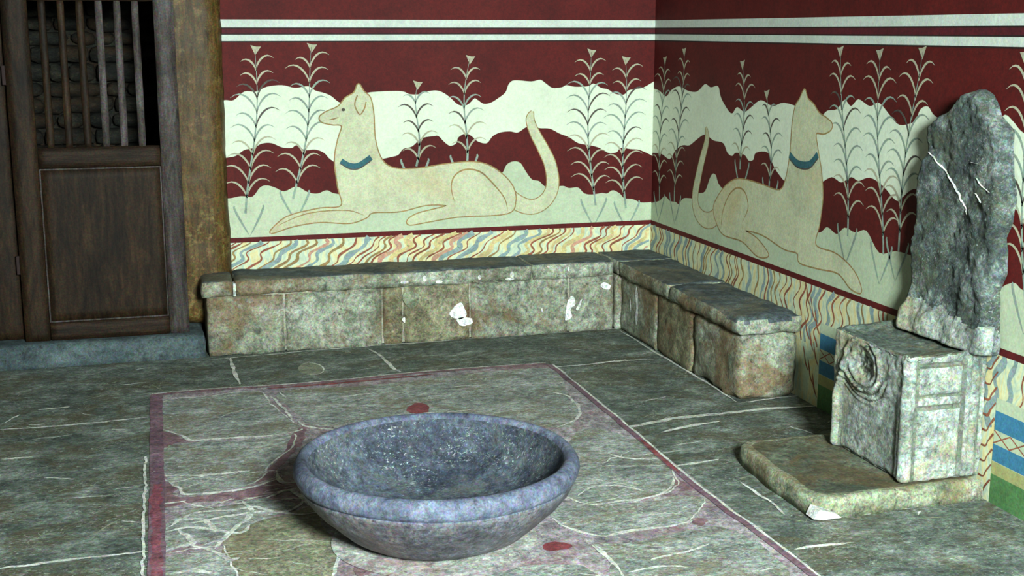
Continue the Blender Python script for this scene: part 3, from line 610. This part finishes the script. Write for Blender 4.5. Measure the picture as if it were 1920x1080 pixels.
link('mortar_fill', bm, M['mortar'], bench)
def patch(bm, pts, to3): poly(bm, jitter(catmull(pts, 4, True), .006, 40, 2), to3, 0)
fb = lambda a, b: Vector((a, 6.360, b))
bm = bmesh.new()
def pb(pts): return [(.26+(x-380)*.002805, .302-(y-(560-.0595*(x-400)))*.00282) for x, y in pts]
for pl in ([(824, 592), (830, 578), (842, 568), (850, 572), (856, 590), (846, 600)], [(838, 600), (862, 596), (868, 606), (848, 612)],
           [(1050, 600), (1054, 570), (1060, 556), (1070, 558), (1070, 572), (1062, 580), (1064, 594), (1056, 602)], [(1072, 580), (1080, 565), (1085, 562), (1078, 582)],
           [(1122, 536), (1128, 529), (1142, 533), (1140, 541), (1128, 541)], [(734, 600), (738, 596), (740, 606)], [(1002, 582), (1006, 579), (1008, 588)]):
    bm = bmesh.new(); patch(bm, pb(pl), fb)
    link('plaster_patch', bm, M['bright'], bench)['label'] = 'bright white plaster patch'
fs_ = lambda a, b: Vector((a, 6.3405, b))
for (x, y, w_, h_) in ((738, 529, 16, 6), (776, 522, 8, 12), (803, 528, 14, 6), (880, 519, 7, 9), (943, 514, 8, 14), (938, 522, 18, 5), (884, 532, 10, 5), (1016, 497, 9, 6), (1054, 502, 4, 8)):
    c_ = (.26+(x-380)*.002805, .386-(y-(530-.0595*(x-400)))*.00275)
    bm = bmesh.new()
    o_ = [(c_[0]+w_*.0014*math.cos(a*.7854)*(1+.5*noise.noise(Vector((x, a, 0)))), max(.306, min(.380, c_[1]+h_*.0014*math.sin(a*.7854)*(1+.5*noise.noise(Vector((a, y, 2))))))) for a in range(8)]
    poly(bm, o_, fs_, 0)
    r_ = bmesh.ops.extrude_face_region(bm, geom=list(bm.faces))
    bmesh.ops.translate(bm, verts=[v for v in r_['geom'] if isinstance(v, bmesh.types.BMVert)], vec=(0, .02, 0))
    bmesh.ops.recalc_face_normals(bm, faces=bm.faces)
    link('plaster_chip', bm, M['white'], bench)['label'] = 'pale plaster chip on the slab edge'
fb = lambda a, b: Vector((a, 6.3615, b))
for pl in ([(736, 552), (750, 548), (768, 556), (764, 572), (750, 578), (740, 570)], [(850, 604), (862, 598), (866, 612), (850, 616)]):
    bm = bmesh.new(); patch(bm, pb(pl), fb)
    link('repair_patch', bm, M['plinth'], bench)['label'] = 'rough yellowish repair patch'
bm = bmesh.new()
for k, (a, b, c) in enumerate(((.402, .408, .302),)):
    box(bm, .404, .418, 6.350, 6.40, .306, .372, .003)
link('joint_mortar', bm, M['white'], bench)

rb = tag(root('stone_bench', (2.6, 5.62, 0)), 'grey stone bench along the right wall, ending with a worn block short of the throne', 'bench')
ys = [4.912, 5.42, 5.86, 6.365]
for i in range(3):
    blk(rb, 'face_block', 2.458, 2.745, ys[i]+.0015, ys[i+1]-.0015, 0, .304, m=M['benchface'] if i != 1 else M['benchface2'], r=.012 if i else .022, amp=.005 if i else .011, seed=i+11)
ys2 = [4.885, 5.66, 6.346]
def worn(p):
    if p.y < 5.25 and p.x < 2.62:
        k = (5.25-p.y)/.36*(2.62-p.x)/.19
        p = p.copy(); p.z -= .03*k*(.4+.9*noise.noise(p*9)) if p.z > .35 else 0
    return p
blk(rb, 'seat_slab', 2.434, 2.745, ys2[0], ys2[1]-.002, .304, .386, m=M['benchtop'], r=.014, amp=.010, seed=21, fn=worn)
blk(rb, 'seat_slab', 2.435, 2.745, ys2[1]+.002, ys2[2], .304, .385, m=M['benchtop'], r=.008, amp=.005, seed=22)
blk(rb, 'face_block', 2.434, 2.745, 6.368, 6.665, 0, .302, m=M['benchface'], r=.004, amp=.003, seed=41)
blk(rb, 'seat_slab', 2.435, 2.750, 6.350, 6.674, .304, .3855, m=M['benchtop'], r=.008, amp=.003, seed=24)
bm = bmesh.new()
fr = lambda a, b: Vector((2.4535, a, b))
for pl in ([(6.10, .25), (6.125, .29), (6.14, .24), (6.12, .18), (6.13, .12), (6.11, .08), (6.095, .15), (6.10, .20)], [(6.20, .19), (6.215, .21), (6.21, .15), (6.195, .14)]):
    bm = bmesh.new(); patch(bm, pl, fr)
    link('plaster_patch', bm, M['bright'], rb)['label'] = 'bright white plaster patch'

# ------------------------------------------------------------------ plinth under the throne
pl = tag(root('stone_plinth', (2.4, 3.9, 0)), 'low worn stone slab with rounded corners under the throne', 'plinth')
bm = bmesh.new()
outl = catmull([(2.745, 3.592), (2.40, 3.590), (2.15, 3.590), (2.085, 3.63), (2.080, 3.75), (2.090, 4.00), (2.100, 4.16), (2.16, 4.235), (2.30, 4.22), (2.55, 4.22), (2.745, 4.22)], 8)
outl = jitter(outl, .012, 7, 1)
cx, cy = 2.46, 3.90
rings = []
for (k, zz) in ((1.0, 0), (1.0, .03), (.998, .055), (.985, .070), (.96, .075), (.9, .074), (.75, .071), (.55, .073), (.3, .072), (.1, .073)):
    rg = []
    for (x, y) in outl:
        px_ = cx+(x-cx)*k; py_ = cy+(y-cy)*k
        zc = zz+(noise.noise(Vector((px_*8, py_*8, 0)))*.006+noise.noise(Vector((px_*25, py_*25, 1)))*.003 if zz > .02 else 0)
        e = noise.noise(Vector((px_*12, py_*12, 5)))*.01
        # broken arris along the near edge
        if zz > .05 and k > .95 and py_ < 3.68 and px_ < 2.5: zc -= .016*max(0, noise.noise(Vector((px_*14, 3, 0)))+.3)
        rg.append(bm.verts.new((px_+(e if 0 < zz else 0)*(1 if k == 1 else .5), py_+(e if 0 < zz else 0)*(1 if k == 1 else .5), zc)))
    rings.append(rg)
for ri, (a, b) in enumerate(zip(rings, rings[1:])):
    for i in range(len(outl)-1):
        f = bm.faces.new((a[i], a[i+1], b[i+1], b[i])); f.smooth = True; f.material_index = 1 if ri >= 5 else 0
f = bm.faces.new(rings[-1]); f.material_index = 1
f = bm.faces.new(list(reversed(rings[0])))
bmesh.ops.recalc_face_normals(bm, faces=bm.faces)
link('slab', bm, [M['plinth'], M['plinthtop']], pl)
bm = bmesh.new()
chunk = [(2.075, .012), (2.09, .045), (2.12, .040), (2.16, .022), (2.18, .006), (2.12, .004)]
v1 = [bm.verts.new((x, 3.572-.3*(z), z)) for x, z in chunk]; v2 = [bm.verts.new((x, 3.62, z)) for x, z in chunk]
bm.faces.new(v1); bm.faces.new(list(reversed(v2)))
for i in range(6): bm.faces.new((v1[i], v1[(i+1) % 6], v2[(i+1) % 6], v2[i]))
bmesh.ops.recalc_face_normals(bm, faces=bm.faces)
link('plaster_chunk', bm, M['bright'], pl)['label'] = 'bright white broken plaster at the corner'

# ------------------------------------------------------------------ throne
thr = tag(root('stone_throne', (2.6, 3.87, .0765)), 'pale carved stone throne with tall wavy-edged back against the painted right wall', 'throne')
X0, X1, Y0, Y1, Z0, Z1 = 2.440, 2.750, 3.622, 4.112, .0765, .535
def sstep(a, b, x):
    t = max(0, min(1, (x-a)/(b-a))); return t*t*(3-2*t)
def bumpf(x, c, w): return math.exp(-((x-c)/w)**2)
def front_relief(y, z):
    """carved arch on the front face; returns outward relief (m)"""
    u = (y-Y0)/(Y1-Y0); v = (z-Z0)/(Z1-Z0)
    h = 0
    cu, cv = .58, .77
    e = math.hypot((u-cu)/.235, (v-cv)/.205)
    rib = .925-.14*sstep(.42, .78, v)
    field = sstep(.11, .15, u)*(1-sstep(rib-.06, rib-.02, u))*(1-sstep(.55, .66, v)) if e > 1 else 0
    h -= .012*field
    h += .013*bumpf(e, 1.0, .10)+.009*bumpf(e, .74, .07)
    if e < .68: h -= .016*(1-(e/.68)**2)+.008*noise.noise(Vector((0, y*60, z*60)))
    if v < cv: h += (.009*bumpf(e, 1.27, .06)+.007*bumpf(e, 1.48, .06))*sstep(.02, .10, cv-v)
    h += .017*bumpf(u, rib, .022)*(1-sstep(.72, .82, v))
    h += .008*bumpf(u, .045, .03)
    h += .006*noise.noise(Vector((0, y*40, z*40)))*sstep(.5, .8, v)
    return h
def side_relief(x, z):
    u = (x-X0)/(X1-X0); v = (z-Z0)/(Z1-Z0)
    h = 0
    for c, w, d in ((.13, .030, .013), (.72, .030, .013), (.93, .024, .010), (.82, .020, .007)): h -= d*bumpf(u, c, w)
    if .15 < u < .71:
        h -= .004
        for c in (.66, .575): h -= .011*bumpf(v, c, .016)
        h -= .010*bumpf(v, .90, .018)
    return h
bm = bmesh.new()
def thr_fn(p):
    p = p.copy()
    if p.x < X0+.016:
        zz = sstep(Z1-.0, Z1-.03, p.z); p.x -= front_relief(p.y, p.z)*sstep(Z1, Z1-.04, p.z)*min(1, max(0, (p.y-Y0)/.02))
    if p.y < Y0+.016:
        p.y -= side_relief(p.x, p.z)*sstep(Z1, Z1-.03, p.z)
    if p.z > Z1-.02:
        u = (p.x-X0)/(X1-X0); v = (p.y-Y0)/(Y1-Y0)
        d = max(0, 1-(2*u-1)**4)*max(0, 1-(2*v-1)**4)
        p.z -= .042*d
        p.z += .016*u-.004
        if v < .15 or u < .10: p.z -= .010*max(0, noise.noise(p*18)+.2)
    return p
rough_box(bm, X0, X1, Y0, Y1, Z0, Z1, r=.012, amp=.003, res=.0062, freq=16, seed=4, fn=thr_fn)
for f in bm.faces:
    c = f.calc_center_median()
    f.material_index = 1 if (f.normal.z > .5 or c.z > Z1-.006 and c.x > X0+.02) else 0
bm.normal_update()
for f in bm.faces:
    c = f.calc_center_median(); f.material_index = 0
    if f.normal.z > .6 and c.z > Z1-.07: f.material_index = 1
    elif c.y < Y0+.03 and c.z < Z1-.03 and side_relief(c.x, c.z) < -.009: f.material_index = 2  # groove shading painted on where the relief is deep
    elif c.x < X0+.03 and c.z < Z1-.03:
        u = (c.y-Y0)/(Y1-Y0); v = (c.z-Z0)/(Z1-Z0); e = math.hypot((u-.58)/.235, (v-.77)/.205)
        if abs(e-.87) < .045 or (v < .74 and abs(e-1.14) < .04) or (v < .7 and abs(e-1.375) < .03) or e < .35 and noise.noise(c*50) > 0: f.material_index = 2
        if u > .85 and abs(u-(.925-.14*sstep(.42, .78, v))+.05) < .012 and v < .7: f.material_index = 2
link('seat_block', bm, [M['throne'], M['seat'], M['groove']], thr)
# broken dark patch under the seat edge is part of the stone; back slab
bm = bmesh.new()
TL = sorted(D['T_L'], key=lambda p: p[1]); TR = sorted(D['T_R'], key=lambda p: p[1])
zt, zb = 1.405, .525
NR, NC = 110, 44
def edge(tab, z):
    for a, b in zip(tab, tab[1:]):
        if a[1] <= z <= b[1]:
            return a[0]+(b[0]-a[0])*(z-a[1])/max(1e-6, b[1]-a[1])
    return tab[0][0] if z < tab[0][1] else tab[-1][0]
grid = []; gridb = []
for i in range(NR+1):
    z = zb+(zt-zb)*(1-(1-i/NR)**1.0)
    z = min(z, zt-.0005)
    l = edge(TL, z)+.006*noise.noise(Vector((z*18, 1, 0))); r = edge(TR, z)+.006*noise.noise(Vector((z*18, 5, 0)))
    if z > 1.39:
        kk = math.sqrt(max(0, (zt-z)/.015)); c = (l+r)/2; 
        l = c+(max(l-c, .03))*kk; r = c-(max(c-r, .03))*kk
    rw, rb_ = [], []
    for j in range(NC+1):
        s = j/NC; y = r+(l-r)*s
        e = min(s, 1-s)*abs(l-r); t = min(e, abs(zt-z)*.9)
        th = .062*math.sqrt(min(1, max(0, t/.022+.08)))
        hollow = .026*math.exp(-((s-.5)/.24)**2)*math.exp(-((z-.86)/.24)**2)
        th = th-hollow
        th += (.012*noise.noise(Vector((y*13, z*13, 2)))+.007*noise.noise(Vector((y*34, z*34, 4)))+.004*noise.noise(Vector((y*80, z*80, 4))))*min(1, e/.02)
        th += .040*sstep(.66, .54, z)*(.35+.65*s)
        rw.append(bm.verts.new((XR-.008-max(th, .006), y, z))); rb_.append(bm.verts.new((XR-.008, y, z)))
    grid.append(rw); gridb.append(rb_)
for i in range(NR):
    for j in range(NC):
        f = bm.faces.new((grid[i][j], grid[i][j+1], grid[i+1][j+1], grid[i+1][j])); f.smooth = True
        zc = f.calc_center_median().z
        f.material_index = 1 if zc+.05*noise.noise(Vector((f.calc_center_median().y*12, zc*12, 0)))+.12*abs(f.calc_center_median().y-3.85) < .66 else 0
        bm.faces.new((gridb[i][j], gridb[i+1][j], gridb[i+1][j+1], gridb[i][j+1]))
    for (a, b) in ((0, 1), (NC, -1)):
        bm.faces.new((grid[i][a], grid[i+1][a], gridb[i+1][a], gridb[i][a]) if b == 1 else (grid[i][a], gridb[i][a], gridb[i+1][a], grid[i+1][a]))
for j in range(NC):
    bm.faces.new((grid[NR][j], grid[NR][j+1], gridb[NR][j+1], gridb[NR][j]))
    bm.faces.new((grid[0][j], gridb[0][j], gridb[0][j+1], grid[0][j+1]))
bmesh.ops.recalc_face_normals(bm, faces=bm.faces)
# vein depth lookup
def surf(y, z):
    i = min(NR, max(0, int((z-zb)/(zt-zb)*NR))); row = grid[i]
    best = min(row, key=lambda v: abs(v.co.y-y)); return min(best.co.x, grid[min(NR, i+1)][row.index(best)].co.x)
bv = bmesh.new()
for k, v in enumerate(D['T_veins']):
    pts = jitter(catmull(v, 8), .004, 40, k)
    W_ = .012 if k == 0 else .007
    n = len(pts); prev = None
    for i, p in enumerate(pts):
        x = surf(p[0], p[1]); w = W_*max(.2, math.sin(math.pi*(i+.5)/n)**.5)
        a = bv.verts.new((x+.004, p[0]-w/2, p[1])); b = bv.verts.new((x-.004, p[0], p[1])); c = bv.verts.new((x+.004, p[0]+w/2, p[1]))
        if prev: bv.faces.new((prev[0], prev[1], b, a)); bv.faces.new((prev[1], prev[2], c, b))
        prev = (a, b, c)
back = link('throne_back', bm, [M['throneback'], M['throne']], thr)
vn = link('plaster_crack_filling', bv, M['white'], back)
back['label'] = 'dark pitted backrest with wavy edges and pale crack fillings'

# ------------------------------------------------------------------ bowl
def build_bowl():
    cx, cy = .862, 3.845
    bm = bmesh.new()
    R = .452; H = .262
    prof = [(0, .015, 0), (.16, .012, 0), (.235, .014, 0), (.268, .022, 0), (.308, .045, 0), (.355, .088, 0), (.398, .130, 0), (.427, .168, 0), (.442, .196, 0), (.446, .207, 0),
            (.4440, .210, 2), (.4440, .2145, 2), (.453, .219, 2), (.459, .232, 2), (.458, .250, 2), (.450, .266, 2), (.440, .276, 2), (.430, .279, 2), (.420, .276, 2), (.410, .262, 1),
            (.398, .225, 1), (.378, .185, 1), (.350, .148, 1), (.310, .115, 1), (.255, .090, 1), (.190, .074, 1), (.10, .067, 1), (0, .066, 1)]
    N = 160
    # refine profile
    pr = []
    for a, b in zip(prof, prof[1:]):
        d = math.hypot(b[0]-a[0], b[1]-a[1]); k = max(1, int(d/.012))
        for i in range(k): pr.append((a[0]+(b[0]-a[0])*i/k, a[1]+(b[1]-a[1])*i/k, a[2]))
    pr.append(prof[-1])
    rows = []
    for (r, z, m) in pr:
        if r < 1e-6: rows.append([bm.verts.new((cx, cy, z))]); continue
        row = []
        for i in range(N):
            a = i*math.tau/N; c, s = math.cos(a), math.sin(a)
            p = Vector((c*r, s*r, z)); n = noise.noise(p*7)*.004+noise.noise(p*26)*.0018
            n += noise.noise(p*60)*(.002 if m == 1 else .0012)
            rr = r+(n if m != 1 else -n*.6); zz = z+(0 if r > .24 and m != 1 else n)
            if r < .25 and m == 0: zz = z
            row.append(bm.verts.new((cx+c*rr, cy+s*rr, zz)))
        rows.append(row)
    for k, (a, b) in enumerate(zip(rows, rows[1:])):
        mi = pr[k][2]
        for i in range(N):
            j = (i+1) % N
            if len(a) == 1: f = bm.faces.new((a[0], b[j], b[i]))
            elif len(b) == 1: f = bm.faces.new((a[i], a[j], b[0]))
            else: f = bm.faces.new((a[i], a[j], b[j], b[i]))
            f.smooth = True; f.material_index = mi
    bmesh.ops.recalc_face_normals(bm, faces=bm.faces)
    bmesh.ops.translate(bm, verts=bm.verts, vec=(-cx, -cy, 0))
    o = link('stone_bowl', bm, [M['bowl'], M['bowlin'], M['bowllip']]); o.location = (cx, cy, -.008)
    tag(o, 'large round shallow blue-grey stone bowl standing on the paved floor', 'bowl')
build_bowl()

for o in ROOTS: del o['_w']

# ------------------------------------------------------------------ light, world, camera
w = bpy.data.worlds.new('world'); S.world = w; w.use_nodes = True
w.node_tree.nodes['Background'].inputs[0].default_value = (.62, .86, 1.0, 1)
w.node_tree.nodes['Background'].inputs[1].default_value = .26
def area(name, loc, target, size, energy, color):
    d = bpy.data.lights.new(name, 'AREA'); d.size = size; d.energy = energy; d.color = color; d.shape = 'DISK'
    o = bpy.data.objects.new(name, d); COL.objects.link(o); o.location = loc
    o.rotation_euler = (Vector(target)-Vector(loc)).to_track_quat('-Z', 'Y').to_euler(); return o
area('doorway_light', (1.0, -.75, 2.25), (1.2, 6.0, .7), .9, 760, (.86, 1.0, .98))

cam = bpy.data.cameras.new('camera'); co = bpy.data.objects.new('camera', cam); COL.objects.link(co)
cam.sensor_width = 36; cam.lens = 45.0; cam.clip_start = .05
co.location = (0, 0, 1.6)
co.rotation_euler = (math.radians(90-11.3788), 0, math.radians(-16.1732))
S.camera = co
vs = S.view_settings
vs.view_transform = 'Standard'; vs.look = 'None'; vs.exposure = 0.22; vs.gamma = 1; vs.use_curve_mapping = False
